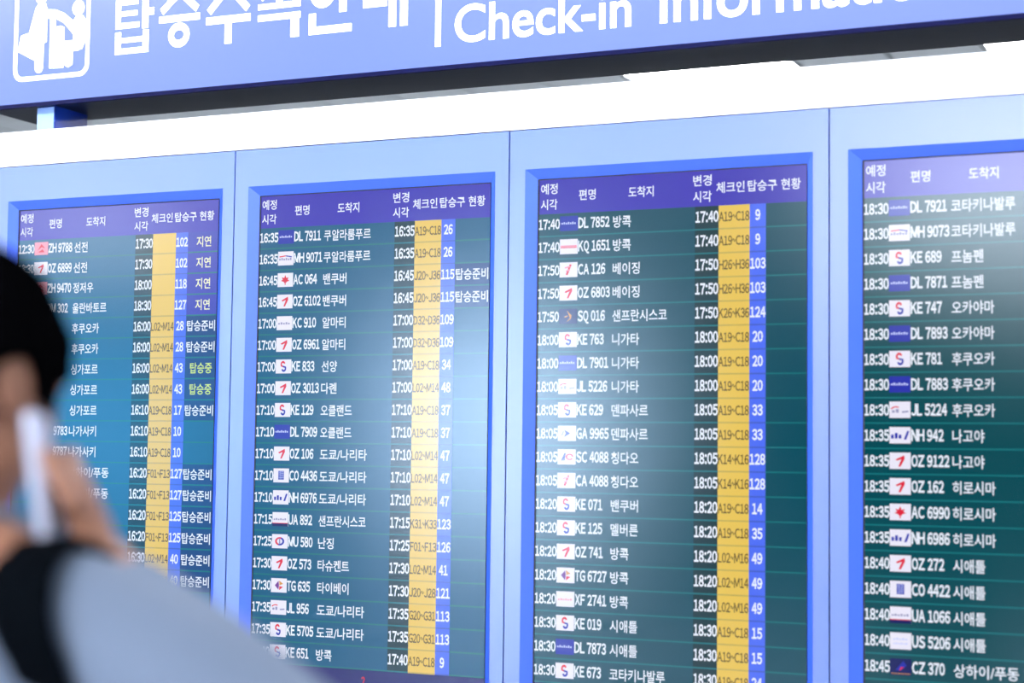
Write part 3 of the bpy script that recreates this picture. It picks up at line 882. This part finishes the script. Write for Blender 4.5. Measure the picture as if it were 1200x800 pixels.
# collar
cp = [B(.078 * math.sin(t), -.006 + .074 * -math.cos(t) * 1, 1.497 - .018 * (1 - math.cos(t)) / 2) for t in [math.radians(a) for a in range(-150, 151, 20)]]
limb(bm, cp, [.013] * len(cp), 8, 2)
shirt = fuse('shirt', bm, .006, m_shirt, man, 5)
bm = bmesh.new()
loft(bm, [(B(0, -.005, .86), BX * .17, BY * .12), (B(0, -.005, 1.00), BX * .165, BY * .118)], 28)
for s in (1, -1):
    limb(bm, [B(s * .085, 0, .88), B(s * .092, .01, .50), B(s * .095, -.01, .13)], [.092, .072, .060])
fuse('trousers', bm, .008, m_pants, man, 4)
for s in (1, -1):
    bm = bmesh.new()
    loft(bm, [(B(s * .095, -.085, .035), BX * .030, Z * .034), (B(s * .096, -.03, .040), BX * .040, Z * .040), (B(s * .10, .06, .036), BX * .046, Z * .036), (B(s * .10, .15, .026), BX * .044, Z * .026), (B(s * .10, .185, .020), BX * .028, Z * .018)], 16)
    fuse('shoe', bm, .005, m_shoe, man, 2)

# phone in his right hand
phone = empty('mobile_phone', tuple(phB), 'white mobile phone held against the man\'s ear', 'phone')
def bevel_box(c, ax, ay, az, r, seg=3):
    bm = bmesh.new(); bmesh.ops.create_cube(bm, size=2)
    sz = (ax.length, ay.length, az.length)
    for v in bm.verts: v.co = Vector((v.co.x * sz[0], v.co.y * sz[1], v.co.z * sz[2]))
    bmesh.ops.bevel(bm, geom=bm.edges[:], offset=r, segments=seg, affect='EDGES', profile=.5)
    A = Matrix((ax.normalized(), ay.normalized(), az.normalized())).transposed()
    for v in bm.verts: v.co = A @ v.co + c
    return bm
tw = math.radians(2)
pw_ = deep * math.cos(tw) - outw * math.sin(tw); pt = outw * math.cos(tw) + deep * math.sin(tw)
pc = (phA + phB) / 2
L2 = (phA - phB).length / 2
def rel(bm, name, m, parent):
    bmesh.ops.recalc_face_normals(bm, faces=bm.faces)
    me = bpy.data.meshes.new(name)
    bmesh.ops.translate(bm, verts=bm.verts, vec=-Vector(parent.location)); bm.to_mesh(me); bm.free()
    me.materials.append(m); me.polygons.foreach_set('use_smooth', [True] * len(me.polygons))
    o = link(name, me, parent); return o
rel(bevel_box(pc, pw_ * .030, pt * .0065, pd * L2, .005), 'shell', m_phone, phone)
rel(bevel_box(pc - pt * .0074, pw_ * .027, pt * .0012, pd * (L2 - .012), .0008, 1), 'screen', m_glass, phone)

# backpack: pack on his back, strap over the right shoulder
bag = empty('backpack', tuple(B(0, -.22, .98)), 'black backpack on the man\'s back with its strap over his right shoulder', 'backpack')
bm = bmesh.new()
loft(bm, [(B(0, -.205, .96), BX * .13, BY * .06), (B(0, -.215, 1.00), BX * .155, BY * .080), (B(0, -.215, 1.15), BX * .160, BY * .085), (B(0, -.205, 1.30), BX * .150, BY * .075), (B(0, -.190, 1.37), BX * .110, BY * .050)], 32)
fuse('pack', bm, .007, m_pack, bag, 3)
def ribbon(name, pts, w, t, m, parent, widthdir):
    bm = bmesh.new(); secs = []
    for i, p in enumerate(pts):
        d = (pts[min(i + 1, len(pts) - 1)] - pts[max(i - 1, 0)]).normalized()
        wd_ = (widthdir - d * widthdir.dot(d)).normalized()
        secs.append((p, wd_ * w, d.cross(wd_) * t))
    loft(bm, secs, 12)
    return rel(bm, name, m, parent)
from mathutils.bvhtree import BVHTree
bvh = BVHTree.FromPolygons([v.co + man.location for v in shirt.data.vertices], [tuple(p.vertices) for p in shirt.data.polygons])
for s in (1, -1):
    pts = []
    X_ = .165 if s > 0 else -.115
    for a in range(215, -60, -15):        # from the back (180) over the top (90) to the front (0)
        t = math.radians(a); d = BY * math.cos(t) + Z * math.sin(t)
        c = B(X_ + (.035 if s > 0 else 0) * max(0, -math.cos(t)), -.01, 1.36)
        hit = bvh.ray_cast(c + d * .5, -d, .5)
        if hit[0] is not None: pts.append(hit[0] + d * .007)
    pts += [B(s * .185, .04, 1.10), B(s * .175, -.09, 1.05), B(s * .12, -.16, 1.03)]
    ribbon('shoulder_strap', pts, .043, .008, m_pack, bag, BX)
print('tiles', n_t, 'objects', len(bpy.data.objects), 'tris', sum(len(o.data.polygons) for o in bpy.data.objects if o.type == 'MESH'))
